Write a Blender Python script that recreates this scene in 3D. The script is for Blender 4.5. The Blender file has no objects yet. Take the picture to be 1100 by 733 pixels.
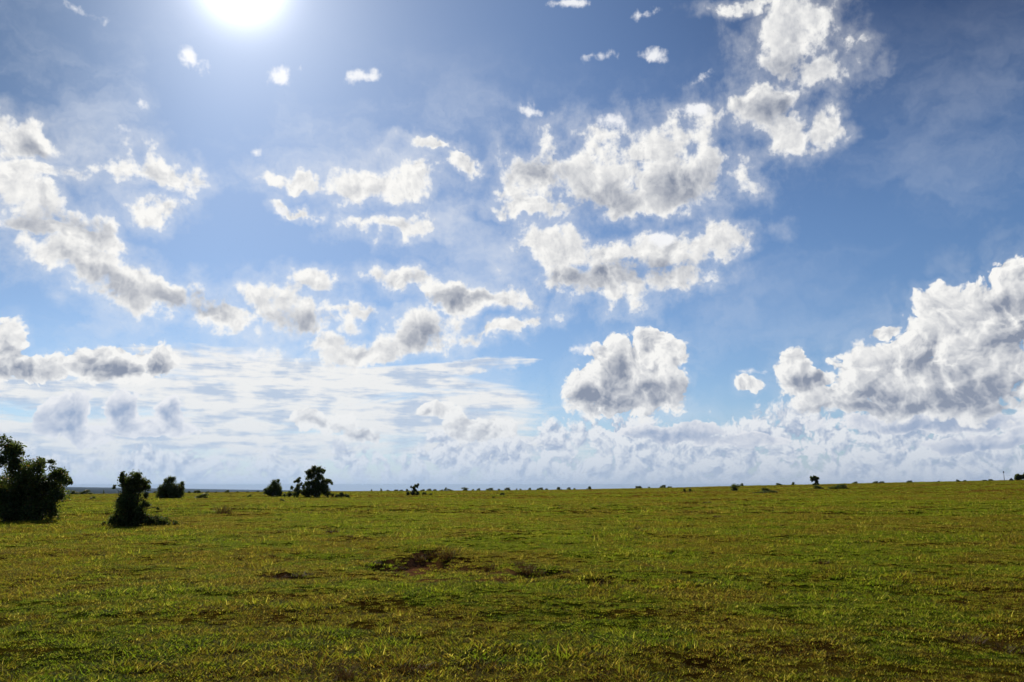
import bpy, bmesh, math, random
import numpy as np
from mathutils import Vector, Matrix

scene = bpy.context.scene
COL = scene.collection
random.seed(7)
RNG = np.random.default_rng(11)

# ---------------------------------------------------------------- camera
PW, PH = 1100.0, 733.0                 # the photograph's size, for measuring directions in it
HFOV = math.radians(65.0)
FPX = PW / 2 / math.tan(HFOV / 2)
EYE = 1.7
PITCH = math.atan((521.0 - PH / 2) / FPX)

cam_data = bpy.data.cameras.new('camera')
cam_data.sensor_width = 36.0
cam_data.angle = HFOV
cam_data.clip_start = 0.05
cam_data.clip_end = 120000.0
camera = bpy.data.objects.new('camera', cam_data)
camera.location = (0, 0, EYE)
camera.rotation_euler = (math.pi / 2 + PITCH, 0, 0)
COL.objects.link(camera)
scene.camera = camera


def px_dir(px, py):
    """World direction in which the photograph shows the point (px, py)."""
    x = (px - PW / 2) / FPX
    y = -(py - PH / 2) / FPX
    c, s = math.cos(PITCH), math.sin(PITCH)
    v = Vector((x, c - y * s, s + y * c))
    return v.normalized()


def px_azel(px, py):
    d = px_dir(px, py)
    return math.atan2(d.x, d.y), math.asin(d.z)


def lin(r, g, b):
    f = lambda c: (c / 12.92) if c <= 0.04045 else ((c + 0.055) / 1.055) ** 2.4
    return (f(r / 255), f(g / 255), f(b / 255))


# ---------------------------------------------------------------- small node language
class NT:
    def __init__(self, tree):
        self.t = tree
        self.n = tree.nodes
        self.l = tree.links

    def put(self, sock, v):
        if isinstance(v, bpy.types.NodeSocket):
            self.l.new(v, sock)
        elif isinstance(v, (tuple, list)):
            if len(sock.default_value) == 4 and len(v) == 3:
                v = (*v, 1.0)
            sock.default_value = v
        else:
            sock.default_value = v

    def m(self, op, a, b=None, c=None, clamp=False):
        n = self.n.new('ShaderNodeMath')
        n.operation = op
        n.use_clamp = clamp
        self.put(n.inputs[0], a)
        if b is not None:
            self.put(n.inputs[1], b)
        if c is not None:
            self.put(n.inputs[2], c)
        return n.outputs[0]

    def add(self, a, b): return self.m('ADD', a, b)
    def sub(self, a, b): return self.m('SUBTRACT', a, b)
    def mul(self, a, b): return self.m('MULTIPLY', a, b)
    def mad(self, a, b, c): return self.m('MULTIPLY_ADD', a, b, c)

    def v(self, op, a, b=None, scale=None):
        n = self.n.new('ShaderNodeVectorMath')
        n.operation = op
        self.put(n.inputs[0], a)
        if b is not None:
            self.put(n.inputs[1], b)
        if scale is not None:
            self.put(n.inputs[3], scale)
        return n.outputs['Value'] if op in ('LENGTH', 'DOT_PRODUCT', 'DISTANCE') else n.outputs['Vector']

    def mapping(self, vec, loc=(0, 0, 0), rot=(0, 0, 0), scale=(1, 1, 1), kind='POINT'):
        n = self.n.new('ShaderNodeMapping')
        n.vector_type = kind
        self.put(n.inputs['Vector'], vec)
        n.inputs['Location'].default_value = loc
        n.inputs['Rotation'].default_value = rot
        n.inputs['Scale'].default_value = scale
        return n.outputs[0]

    def noise(self, vec, scale, detail=4.0, rough=0.55, lac=2.0, dist=0.0, out='Fac', dim='3D'):
        n = self.n.new('ShaderNodeTexNoise')
        n.noise_dimensions = dim
        self.put(n.inputs['Vector'], vec)
        n.inputs['Scale'].default_value = scale
        n.inputs['Detail'].default_value = detail
        n.inputs['Roughness'].default_value = rough
        n.inputs['Lacunarity'].default_value = lac
        n.inputs['Distortion'].default_value = dist
        return n.outputs[0] if out == 'Fac' else n.outputs[1]

    def voronoi(self, vec, scale, detail=2.0, rough=0.5, lac=2.1, smooth=0.6):
        n = self.n.new('ShaderNodeTexVoronoi')
        n.voronoi_dimensions = '2D'
        n.feature = 'F1' if smooth is None else 'SMOOTH_F1'
        self.put(n.inputs['Vector'], vec)
        n.inputs['Scale'].default_value = scale
        n.inputs['Detail'].default_value = detail
        n.inputs['Roughness'].default_value = rough
        n.inputs['Lacunarity'].default_value = lac
        if smooth is not None:
            n.inputs['Smoothness'].default_value = smooth
        return n.outputs['Distance']

    def step(self, x, a, b, y0=0.0, y1=1.0, smooth=True):
        n = self.n.new('ShaderNodeMapRange')
        n.interpolation_type = 'SMOOTHSTEP' if smooth else 'LINEAR'
        n.clamp = True
        self.put(n.inputs[0], x)
        self.put(n.inputs[1], a)
        self.put(n.inputs[2], b)
        self.put(n.inputs[3], y0)
        self.put(n.inputs[4], y1)
        return n.outputs[0]

    def mix(self, f, a, b, mode='MIX'):
        n = self.n.new('ShaderNodeMix')
        n.data_type = 'RGBA'
        n.blend_type = mode
        self.put(n.inputs[0], f)
        self.put(n.inputs[6], a)
        self.put(n.inputs[7], b)
        return n.outputs[2]

    def ramp(self, f, stops):
        n = self.n.new('ShaderNodeValToRGB')
        self.put(n.inputs[0], f)
        e = n.color_ramp.elements
        while len(e) < len(stops):
            e.new(0.5)
        for i, (p, c) in enumerate(stops):
            e[i].position = p
            e[i].color = (*c[:3], 1.0)
        return n.outputs[0]

    def sep(self, vec):
        n = self.n.new('ShaderNodeSeparateXYZ')
        self.put(n.inputs[0], vec)
        return n.outputs[0], n.outputs[1], n.outputs[2]

    def comb(self, x, y, z):
        n = self.n.new('ShaderNodeCombineXYZ')
        self.put(n.inputs[0], x)
        self.put(n.inputs[1], y)
        self.put(n.inputs[2], z)
        return n.outputs[0]
# ---------------------------------------------------------------- daylight
SUN_AZ, SUN_EL = px_azel(259, -24)
SUN_DIR = px_dir(259, -24)

sun_data = bpy.data.lights.new('sun', 'SUN')
sun_data.energy = 4.8
sun_data.angle = math.radians(0.55)
sun_data.color = (1.0, 0.94, 0.84)
sun = bpy.data.objects.new('sun', sun_data)
sun.rotation_euler = SUN_DIR.to_track_quat('Z', 'Y').to_euler()
sun.location = (0, 0, 60)
COL.objects.link(sun)

scene.view_settings.view_transform = 'Standard'
scene.view_settings.look = 'None'
scene.view_settings.exposure = 0.0
scene.view_settings.gamma = 1.0
scene.view_settings.use_curve_mapping = False

SKY_STRENGTH = 0.1
world = bpy.data.worlds.new('World')
scene.world = world
world.use_nodes = True
world.cycles.sampling_method = 'MANUAL'
world.cycles.sample_map_resolution = 512
W = NT(world.node_tree)
W.n.clear()

gen = W.n.new('ShaderNodeTexCoord').outputs['Generated']
dx, dy, dz = W.sep(gen)
AZ = W.m('ARCTAN2', dx, dy)
EL = W.m('ARCSINE', W.m('MINIMUM', W.m('MAXIMUM', dz, -1.0), 1.0))
P = W.comb(AZ, EL, 1.0)

sky = W.n.new('ShaderNodeTexSky')
sky.sky_type = 'NISHITA'
sky.sun_disc = False
sky.sun_elevation = SUN_EL
sky.sun_rotation = SUN_AZ
sky.altitude = 1500
sky.air_density = 1.0
sky.dust_density = 1.0
sky.ozone_density = 1.6


def s_lin(r, g, b, k=1.0):
    """A colour seen in the sky, as the value the Background (strength 0.1) needs."""
    c = lin(r, g, b)
    return tuple(x * k / SKY_STRENGTH for x in c)


def blob_field(T, vec, blobs):
    """Smallest normalised squared distance to a set of ellipses in azimuth and elevation: 0 in a middle, 1 on an outline.
    vec is (azimuth, elevation, ...); three ellipses are worked out at a time, one to each component of a vector."""
    rows = []
    for b in blobs:
        cx, cy, rx, ry = b[:4]
        rot = math.radians(b[4]) if len(b) > 4 else 0.0
        a, e = px_azel(cx, cy)
        sx = abs(px_azel(cx + 1, cy)[0] - a)         # radians of azimuth and of elevation per pixel
        sy = abs(px_azel(cx, cy - 1)[1] - e)
        c, s = math.cos(rot), math.sin(rot)
        ua, ub = c / sx / rx, -s / sy / rx           # the elevation axis points up, the picture's down
        va, vb = s / sx / ry, c / sy / ry
        rows.append((ua, ub, -(ua * a + ub * e), va, vb, -(va * a + vb * e)))
    while len(rows) % 3:
        rows.append(rows[-1])
    x, y, _ = T.sep(vec)
    xx, yy = T.comb(x, x, x), T.comb(y, y, y)
    best = None

    def mad(a, b, c):
        o = T.v('MULTIPLY_ADD', a, b)
        T.put(o.node.inputs[2], c)
        return o
    for k in range(0, len(rows), 3):
        ua, ub, uc, va, vb, vc = [tuple(r[i] for r in rows[k:k + 3]) for i in range(6)]
        if best is not None:
            # leaning on the running result keeps the nodes in sequence, so that the shader stays within its stack
            uc2 = mad(best, (1e-7, 1e-7, 1e-7), uc)
        else:
            uc2 = uc
        u = mad(yy, ub, uc2)
        u = mad(xx, ua, u)
        v = mad(yy, vb, vc) if best is None else mad(yy, vb, mad(u, (1e-7, 1e-7, 1e-7), vc))
        v = mad(xx, va, v)
        d = mad(u, u, T.v('MULTIPLY', v, v))
        best = d if best is None else T.v('MINIMUM', best, d)
    a, b, c = T.sep(best)
    return T.m('MINIMUM', T.m('MINIMUM', a, b), c)


SKY_TINT = (1.0, 1.0, 1.0)
SUN_P = (SUN_AZ, SUN_EL, 1.0)
to_sun = W.v('NORMALIZE', W.v('SUBTRACT', SUN_P, P))
# ---------------------------------------------------------------- clouds (part of the sky, by direction)
MID = [
    (20, 150, 46, 20), (35, 185, 50, 14, 5), (45, 218, 66, 20, 14), (70, 250, 75, 10, 8),
    (155, 183, 50, 20, 8), (163, 230, 21, 17, -25),
    (85, 284, 72, 18, 10), (165, 312, 82, 24, 12), (235, 335, 46, 14, 8),
    (322, 332, 62, 24, 4), (340, 298, 26, 14), (390, 335, 42, 9, -3),
    (405, 197, 58, 22, -10), (322, 199, 42, 9, 15), (462, 155, 20, 7), (505, 176, 26, 8, 12),
    (427, 243, 46, 11, -5), (320, 230, 22, 5),
    (445, 305, 38, 15, 8), (510, 319, 74, 14, 6),
    (452, 357, 44, 24, -5), (540, 355, 55, 8, -14), (390, 376, 85, 13, -6),
    (582, 188, 42, 40), (640, 190, 62, 38), (722, 182, 74, 44, -4), (762, 172, 36, 22), (572, 226, 42, 10), (690, 218, 60, 15),
    (598, 268, 54, 18, 8), (680, 270, 95, 16, -4), (640, 305, 46, 22, 12), (757, 264, 36, 18), (735, 298, 40, 13, -8),
    (852, 40, 40, 42, 20), (875, 74, 40, 26, -10), (828, 108, 44, 24, -14), (848, 144, 24, 22), (886, 142, 18, 22, 25), (815, 2, 50, 9),
]
SCRAPS = [
    (612, 4, 40, 6), (692, 14, 22, 7), (560, 152, 14, 7), (760, 80, 14, 9), (742, 118, 14, 7), (662, 130, 16, 8, 15),
    (622, 375, 24, 7), (210, 68, 20, 11, 40), (303, 84, 14, 19, -25), (385, 80, 22, 7), (80, 8, 34, 11, 15), (270, 383, 12, 5),
    (150, 111, 10, 6), (275, 162, 12, 8), (320, 230, 30, 6), (715, 255, 30, 8), (575, 118, 26, 8), (130, 140, 16, 8), (640, 60, 30, 8),
    (950, 356, 22, 7, -10), (800, 402, 40, 5, -4), (700, 60, 24, 9),
]
MID_DARK = [
    (585, 186, 42, 24, 15), (640, 215, 60, 22), (735, 198, 55, 26), (455, 360, 34, 18), (325, 345, 45, 14), (210, 322, 50, 16, 10),
    (130, 308, 60, 14, 12), (850, 70, 38, 22), (835, 118, 38, 18), (640, 300, 50, 16), (690, 290, 60, 14), (60, 240, 60, 16), (500, 320, 50, 8), (30, 160, 30, 10),
]
CUM = [
    (650, 420, 46, 30), (690, 406, 50, 42), (704, 374, 26, 22), (726, 384, 18, 18), (665, 436, 52, 14), (658, 382, 18, 14),
    (1085, 345, 70, 62), (1022, 345, 40, 38), (1000, 378, 55, 40), (938, 408, 56, 34), (895, 428, 38, 18), (1000, 436, 130, 9), (1050, 402, 105, 46), (1100, 306, 42, 32), (675, 395, 40, 34), (672, 425, 50, 24), (1060, 375, 60, 50), (960, 395, 40, 30), (1000, 425, 70, 20),
    (855, 400, 22, 24), (875, 410, 32, 11), (806, 414, 16, 8), (950, 356, 18, 7, -10),
    (112, 396, 66, 15), (165, 386, 28, 18), (105, 384, 32, 14), (8, 378, 24, 30), (36, 398, 46, 12),
    (345, 455, 28, 12), (390, 466, 26, 8), (512, 462, 38, 14), (470, 442, 24, 9),
]
CUM_DARK = [
    (1000, 437, 120, 9), (1075, 430, 60, 16), (920, 440, 60, 8),
    (640, 430, 42, 16), (665, 400, 22, 20, 40), (710, 420, 40, 14), (1060, 425, 90, 20), (1010, 395, 50, 14), (1090, 370, 40, 20),
    (940, 430, 45, 18), (115, 395, 60, 12), (170, 392, 22, 14), (870, 412, 28, 9), (1085, 320, 26, 14), (15, 395, 22, 14),
]
HAZY = [(68, 446, 34, 26), (132, 441, 19, 18), (181, 444, 18, 17), (150, 462, 60, 8), (95, 470, 30, 10), (1010, 452, 130, 11), (1060, 474, 90, 9, -4), (720, 466, 60, 9), (800, 474, 50, 8)]
HAZY_DARK = [(68, 452, 34, 26), (133, 446, 18, 17), (181, 449, 17, 17), (1020, 456, 110, 8), (1060, 478, 80, 6, -4), (720, 470, 60, 8)]
SHEET = [(330, 405, 220, 26, 2), (300, 432, 280, 34), (180, 470, 320, 32), (490, 396, 70, 9, -8), (440, 445, 170, 36), (60, 490, 200, 20), (30, 420, 120, 24), (520, 480, 160, 22)]

base = sky.outputs[0]
# sky tint; upper right and left darkened, partly lens vignette painted in
far_side = W.mul(W.step(EL, 0.28, 0.66), W.step(AZ, 0.0, 0.66))
base = W.mix(1.0, base, W.mix(far_side, (0.56, 0.69, 0.83, 1), (0.15, 0.18, 0.28, 1)), 'MULTIPLY')
left_side = W.mul(W.step(EL, 0.12, 0.45), W.step(AZ, -0.36, -0.62))
base = W.mix(1.0, base, W.mix(left_side, (1.0, 1.0, 1.0, 1), (0.58, 0.64, 0.68, 1)), 'MULTIPLY')
el_pos = W.m('MAXIMUM', EL, 0.0)
cosang = W.v('DOT_PRODUCT', gen, tuple(SUN_DIR))
cosang = W.m('MAXIMUM', cosang, 0.0)
col = base


def over(col, alpha, c):
    return W.mix(alpha, col, c)


def fields(vec, off, warp, wscale, fscale, vscale):
    """Fine structure at a point of the sky and a little nearer the sun: billows and wisps."""
    q = W.v('ADD', vec, (off, off * 0.7, 0))
    wv = W.v('SUBTRACT', W.noise(q, wscale, 4.0, 0.62, out='Color', dim='2D'), (0.5, 0.5, 0.5))
    n = W.noise(q, fscale, 7.0, 0.585, dim='2D')
    vo = W.voronoi(W.v('MULTIPLY_ADD', wv, (0.05, 0.05, 0.0)), vscale, 2.6, 0.55, 2.3, None)
    W.put(vo.node.inputs['Vector'].links[0].from_node.inputs[2], q)
    return wv, W.sub(n, 0.5), W.mad(W.mul(vo, vo), -0.5, 0.35)


SH = 0.009
ps = W.v('ADD', P, W.v('MULTIPLY', to_sun, (SH, SH, 0)))
wv, n0, v0 = fields(P, 3.1, 0.05, 14.0, 22.0, 27.0)
_, n1, v1 = fields(ps, 3.1, 0.05, 14.0, 22.0, 27.0)
slope_n = W.sub(n0, n1)
slope_v = W.sub(v0, v1)


lit = W.step(cosang, 0.70, 0.97, 0.93, 1.08)        # clouds nearer the sun are lit through


def layer(col, blobs, darks, warp, ea, fb, vb, e0, e1, rim, sn, sv, core, white, grey, a_max=1.0, halo=0.0):
    wp = W.v('MULTIPLY_ADD', wv, (warp, warp, 0.0))
    W.put(wp.node.inputs[2], P)
    E = W.sub(1.0, W.m('POWER', blob_field(W, wp, blobs), 0.5))
    h = W.mad(n0, fb, W.mad(v0, vb, W.mul(E, ea)))
    alpha = W.step(h, e0, e1)
    if halo:                                         # thin torn veil round the cloud
        alpha = W.m('MAXIMUM', alpha, W.mul(W.step(h, e0 - 0.75, e1 + 0.1), halo))
    d = blob_field(W, wp, darks)
    dk = W.step(W.mad(n0, -2.2, W.mad(v0, -0.5, d)), 1.4, -0.35)
    thick = W.step(h, e0, e0 + rim)
    b = W.mad(slope_n, sn, W.mad(slope_v, sv, W.mad(thick, -0.30, W.mad(dk, -core, lit))))
    b = W.m('MINIMUM', W.m('MAXIMUM', b, 0.0), 1.12)
    return over(col, W.mul(alpha, a_max), W.mix(b, grey, white))


# thin veils drifting between the clouds, mostly on the sun's side
vn = W.noise(W.v('MULTIPLY', W.v('MULTIPLY_ADD', wv, (0.10, 0.06, 0.0)), (4.5, 9.0, 1.0)), 1.0, 6.0, 0.62, dim='2D')
W.put(vn.node.inputs['Vector'].links[0].from_node.inputs[0].links[0].from_node.inputs[2], P)
vm = W.mul(W.mul(W.step(AZ, 0.42, -0.1, 0.35, 1.0), W.step(EL, 0.56, 0.40)), W.step(vn, 0.42, 0.80))
col = over(col, W.mul(vm, 0.5), s_lin(226, 232, 242))

# thin sheets and streaks far off on the left
qs = W.v('MULTIPLY', P, (2.6, 16.0, 1.0))
sn = W.noise(qs, 2.6, 5.0, 0.6, dist=0.4, dim='2D')
wp = W.v('MULTIPLY_ADD', wv, (0.09, 0.02, 0.0))
W.put(wp.node.inputs[2], P)
sheet_r = blob_field(W, wp, SHEET)
sheet_a = W.step(W.mad(W.sub(sn, 0.5), 2.4, W.sub(1.0, sheet_r)), -0.1, 0.7)
sheet_b = W.noise(qs, 5.0, 3.0, 0.6, dim='2D')
col = over(col, W.mul(sheet_a, 0.92), W.mix(W.step(W.mad(n0, 0.6, sheet_b), 0.30, 0.58), s_lin(190, 204, 224), s_lin(247, 245, 241)))

# low bank of far cumulus along the horizon
_, bn0, bv0 = fields(P, 9.0, 0.03, 14.0, 17.0, 44.0)
_, bn1, bv1 = fields(W.v('ADD', P, (-0.004, 0.008, 0)), 9.0, 0.03, 14.0, 17.0, 44.0)
right = W.step(AZ, -0.25, 0.15)
top = W.mad(right, 0.036, 0.055)
prof = W.m('MINIMUM', W.mul(W.sub(top, EL), 20.0), 0.6)
bh = W.mad(bn0, 1.7, W.mul(bv0, 0.8))
bank_a = W.step(W.add(bh, W.add(prof, W.mad(right, 0.22, -0.40))), -0.12, 0.24)
bank_b = W.m('ADD', 0.72, W.mad(W.sub(bn0, bn1), 0.9, W.mad(W.sub(bv0, bv1), 1.9, W.mul(bh, -0.3))), clamp=True)
bank_c = W.mix(bank_b, s_lin(160, 176, 203), s_lin(246, 247, 248))
col = over(col, W.mul(bank_a, 0.95), bank_c)

WHITE = s_lin(250, 249, 246)
GREY = s_lin(136, 145, 164)
# hazy grey cumulus low on the left, bright only at the rim
col = layer(col, HAZY, HAZY_DARK, 0.03, 1.0, 0.9, 0.7, -0.10, 0.04, 0.5, 0.7, 0.9, 0.6, s_lin(244, 244, 246), s_lin(150, 168, 198), 0.97)
# crisp cumulus
col = layer(col, CUM, CUM_DARK, 0.035, 1.0, 0.9, 0.75, -0.14, 0.07, 0.9, 0.7, 1.1, 0.62, WHITE, GREY, 1.0, 0.12)
# middle clouds, lit from behind
col = layer(col, MID, MID_DARK, 0.055, 0.9, 2.6, 0.35, -0.30, 0.36, 1.0, 1.0, 0.55, 0.54, WHITE, GREY, 1.0, 0.36)
# loose scraps
wp = W.v('MULTIPLY_ADD', wv, (0.02, 0.02, 0.0))
W.put(wp.node.inputs[2], P)
sc = W.mad(n0, 5.0, W.sub(0.62, W.m('POWER', blob_field(W, wp, SCRAPS), 0.5)))
col = over(col, W.mul(W.step(sc, -0.15, 0.95), 0.92), s_lin(246, 247, 250))

# horizon air
hz = W.m('POWER', 2.718, W.mul(el_pos, -20.0))
col = W.mix(W.mul(hz, 0.97), col, W.mix(W.step(AZ, -0.3, 0.45), s_lin(178, 198, 224), s_lin(166, 181, 203)))

# glow of the air round the sun
g = W.add(W.mul(W.m('POWER', cosang, 1300.0), 16.0), W.add(W.mul(W.m('POWER', cosang, 190.0), 2.6), W.mul(W.m('POWER', cosang, 30.0), 0.30)))
glow = W.v('SCALE', (1.0, 0.98, 0.97), scale=g)
col = W.v('ADD', col, glow)

bg = W.n.new('ShaderNodeBackground')
W.put(bg.inputs['Color'], col)
bg.inputs['Strength'].default_value = SKY_STRENGTH
out = W.n.new('ShaderNodeOutputWorld')
W.l.new(bg.outputs[0], out.inputs['Surface'])
# ---------------------------------------------------------------- helpers for objects and materials
def tag(o, label=None, category=None, group=None, kind=None):
    for k, v in (('label', label), ('category', category), ('group', group), ('kind', kind)):
        if v:
            o[k] = v
    return o


def mesh_obj(name, verts, faces, mat, parent=None, smooth=False, attr=None):
    me = bpy.data.meshes.new(name)
    verts = np.asarray(verts, dtype=np.float32)
    if isinstance(faces, np.ndarray):
        k = faces.shape[1]
        me.vertices.add(len(verts))
        me.vertices.foreach_set('co', verts.ravel())
        me.loops.add(faces.size)
        me.loops.foreach_set('vertex_index', faces.astype(np.int32).ravel())
        me.polygons.add(len(faces))
        me.polygons.foreach_set('loop_start', np.arange(0, faces.size, k, dtype=np.int32))
        me.update(calc_edges=True)
    else:
        me.from_pydata([tuple(v) for v in verts], [], [tuple(f) for f in faces])
    if attr is not None:
        a = me.attributes.new('tint', 'FLOAT', 'POINT')
        a.data.foreach_set('value', np.asarray(attr, dtype=np.float32))
    if smooth:
        me.polygons.foreach_set('use_smooth', np.ones(len(me.polygons), dtype=bool))
    if mat is not None:
        me.materials.append(mat)
    o = bpy.data.objects.new(name, me)
    COL.objects.link(o)
    if parent is not None:
        o.parent = parent
    return o


def material(name):
    m = bpy.data.materials.new(name)
    m.use_nodes = True
    T = NT(m.node_tree)
    T.n.clear()
    o = T.n.new('ShaderNodeOutputMaterial')
    return m, T, o


def value_noise(x, y, seed=0):
    xi, yi = np.floor(x).astype(np.int64), np.floor(y).astype(np.int64)
    fx, fy = x - xi, y - yi
    fx, fy = fx * fx * (3 - 2 * fx), fy * fy * (3 - 2 * fy)

    def h(a, b):
        n = (a * 374761393 + b * 668265263 + seed * 974711) & 0x7fffffff
        n = ((n ^ (n >> 13)) * 1274126177) & 0x7fffffff
        return ((n ^ (n >> 16)) & 0xffff) / 65535.0
    return (h(xi, yi) * (1 - fx) + h(xi + 1, yi) * fx) * (1 - fy) + (h(xi, yi + 1) * (1 - fx) + h(xi + 1, yi + 1) * fx) * fy - 0.5


# ---------------------------------------------------------------- the lie of the land
RIDGE = 400.0
RIDGE_PX = [(-900, 540), (-300, 534), (0, 532), (80, 531), (220, 529), (400, 527.6), (500, 527.1), (600, 526.2), (720, 524), (800, 522),
            (870, 520.7), (950, 519), (1100, 516), (1400, 511), (2000, 508)]


def _slope(px, py):
    d = px_dir(px, py)
    return math.atan2(d.x, d.y), d.z / math.hypot(d.x, d.y)


_ra = np.array([_slope(*p)[0] for p in RIDGE_PX])
_rz = np.array([EYE + RIDGE * _slope(*p)[1] for p in RIDGE_PX])
FAR = 27000.0
_fa = np.array([_slope(p, 525)[0] for p in (-300, 75, 290, 400)])
_fz = np.array([1.7 + FAR * _slope(p, q)[1] for p, q in ((-300, 522.2), (75, 523.3), (290, 526.6), (400, 528))])


def smooth01(t):
    t = np.clip(t, 0, 1)
    return t * t * (3 - 2 * t)


def flat_hit(px, py):
    d = px_dir(px, py)
    k = -EYE / d.z
    return d.x * k, d.y * k


# hollows dug in the turf: middle, half width, half depth (m), how deep
HOLLOWS = []
for (cx, cy, rx, ry, dep) in ((446, 603, 36, 8, 0.30), (490, 614, 95, 14, 0.12), (575, 615, 34, 6, 0.16), (300, 620, 34, 3.2, 0.12), (645, 627, 24, 4, 0.12), (410, 608, 26, 5, 0.10)):
    x0, y0 = flat_hit(cx, cy)
    x1, _ = flat_hit(cx + rx, cy)
    _, ya = flat_hit(cx, cy - ry)
    _, yb = flat_hit(cx, cy + ry)
    HOLLOWS.append((x0, y0, abs(x1 - x0), (ya - yb) / 2, dep))


def ground_z(x, y):
    x, y = np.asarray(x, dtype=float), np.asarray(y, dtype=float)
    d = np.hypot(x, y)
    az = np.arctan2(x, y)
    zr = np.interp(az, _ra, _rz)
    zf = np.interp(az, _fa, _fz)
    z = zr * smooth01((d - 15) / (RIDGE - 15))
    over = np.maximum(d - RIDGE, 0)
    fall = zr - 0.045 * over * smooth01(over / 60)
    z = np.where(d > RIDGE, np.maximum(fall, zf), z)
    near = 1 - smooth01((d - 60) / 120)
    z = z + near * (0.10 * value_noise(x / 2.7, y / 2.7, 1) + 0.07 * value_noise(x / 0.9, y / 0.9, 2) + 0.045 * value_noise(x / 0.37, y / 0.37, 3))
    z = z + smooth01((d - 25) / 60) * (1 - smooth01((d - 250) / 150)) * 0.35 * value_noise(x / 22, y / 22, 4)
    for hx, hy, rx, ry, dep in HOLLOWS:
        u, v = (x - hx) / rx, (y - hy) / ry
        wob = 0.35 * value_noise(x / 0.5, y / 0.5, 5)
        r = np.sqrt(u * u + v * v) + wob
        back = np.exp(-((v - 1.35) / 0.4) ** 2 - (u / 0.9) ** 2)          # thrown-up rim at the far side
        z = z - dep * (1 - smooth01((r - 0.55) / 0.6)) + 0.45 * dep * back
    return z


def bare(x, y):
    """How bare the soil lies (0..1) in the dug hollows."""
    b = np.zeros_like(np.asarray(x, dtype=float))
    for hx, hy, rx, ry, dep in HOLLOWS:
        r = np.hypot((x - hx) / rx, (y - hy) / ry) + 0.6 * value_noise(x / 0.45, y / 0.45, 6)
        b = np.maximum(b, (1 - smooth01((r - 0.4) / 0.8)) * min(1.0, dep / 0.19))
    return b


def hit(px, py):
    """The ground point that the photograph shows at (px, py), or the nearest point of the ridge below it."""
    d = px_dir(px, py)
    h = math.hypot(d.x, d.y)
    r = np.exp(np.linspace(math.log(3.0), math.log(RIDGE - 3), 4000))
    x, y = d.x / h * r, d.y / h * r
    below = (EYE + d.z / h * r) < ground_z(x, y)
    i = int(np.argmax(below)) if below.any() else len(r) - 1
    return float(x[i]), float(y[i]), float(ground_z(x[i], y[i]))


# ---------------------------------------------------------------- ground: one sheet to the horizon
fine = np.radians(np.linspace(-42, 42, 560))
coarse = np.radians(np.concatenate([np.linspace(46, 314, 68)]))
ang = np.concatenate([fine, coarse])
rad = [0.0]
r = 1.5
rads = []
while r < FAR:
    rads.append(r)
    r *= 1.012 if r < 90 else (1.02 if r < 700 else 1.06)
rads.append(FAR)
rads = np.array(rads)
A, Rr = np.meshgrid(ang, rads)
gx, gy = Rr * np.sin(A), Rr * np.cos(A)
gz = ground_z(gx, gy)
nv = np.stack([gx.ravel(), gy.ravel(), gz.ravel()], 1)
na, nr = len(ang), len(rads)
I, J = np.meshgrid(np.arange(nr - 1), np.arange(na), indexing='ij')
J2 = (J + 1) % na
quads = np.stack([I * na + J, (I + 1) * na + J, (I + 1) * na + J2, I * na + J2], -1).reshape(-1, 4)[:, ::-1]
ci = len(nv)
nv = np.vstack([nv, [[0, 0, float(ground_z(0.0, 0.01))]]])
cap = [(ci, (j + 1) % na, j) for j in range(na)]


def patch_colour(T, pos):
    """Colour of the pasture, worked out from the place itself: damp green, dry straw, brown trampled turf."""
    broad = T.noise(pos, 0.045, 3.0, 0.55, dist=0.6)
    mid = T.noise(pos, 0.28, 4.0, 0.6)
    fine_n = T.noise(pos, 1.9, 3.0, 0.6)
    t = T.mad(broad, 0.55, T.mad(mid, 0.7, T.mul(fine_n, 0.35)))
    t = T.m('MULTIPLY_ADD', T.sub(t, 0.8), 3.1, 0.47, clamp=True)
    return T.ramp(t, GRASS_STOPS), t, fine_n


GRASS_STOPS = [(0.0, (0.070, 0.036, 0.014)), (0.20, (0.110, 0.066, 0.020)), (0.40, (0.110, 0.086, 0.016)), (0.58, (0.060, 0.092, 0.009)), (0.80, (0.095, 0.118, 0.010)), (1.0, (0.16, 0.15, 0.02))]

gmat, T, o = material('pasture')
pos = T.n.new('ShaderNodeNewGeometry').outputs['Position']
colr, t, fn = patch_colour(T, pos)
px_, py_, pz_ = T.sep(pos)
dist = T.v('LENGTH', T.comb(px_, py_, 0.0))
speck = T.noise(pos, 6.5, 4.0, 0.7)
speck2 = T.noise(pos, 0.9, 5.0, 0.72)
dark = T.step(T.mad(speck2, 0.6, T.mul(speck, 0.4)), 0.36, 0.56, 0.35, 1.12)
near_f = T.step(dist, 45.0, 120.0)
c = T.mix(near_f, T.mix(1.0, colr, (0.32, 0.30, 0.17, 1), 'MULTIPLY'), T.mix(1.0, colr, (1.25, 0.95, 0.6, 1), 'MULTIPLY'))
c = T.mix(1.0, c, T.comb(dark, dark, dark), 'MULTIPLY')
att = T.n.new('ShaderNodeAttribute')
att.attribute_name = 'bare'
soil = T.ramp(T.noise(pos, 5.0, 5.0, 0.6), [(0.3, (0.055, 0.027, 0.013)), (0.55, (0.13, 0.058, 0.027)), (0.75, (0.19, 0.082, 0.04))])
c = T.mix(att.outputs['Fac'], c, soil)
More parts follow.
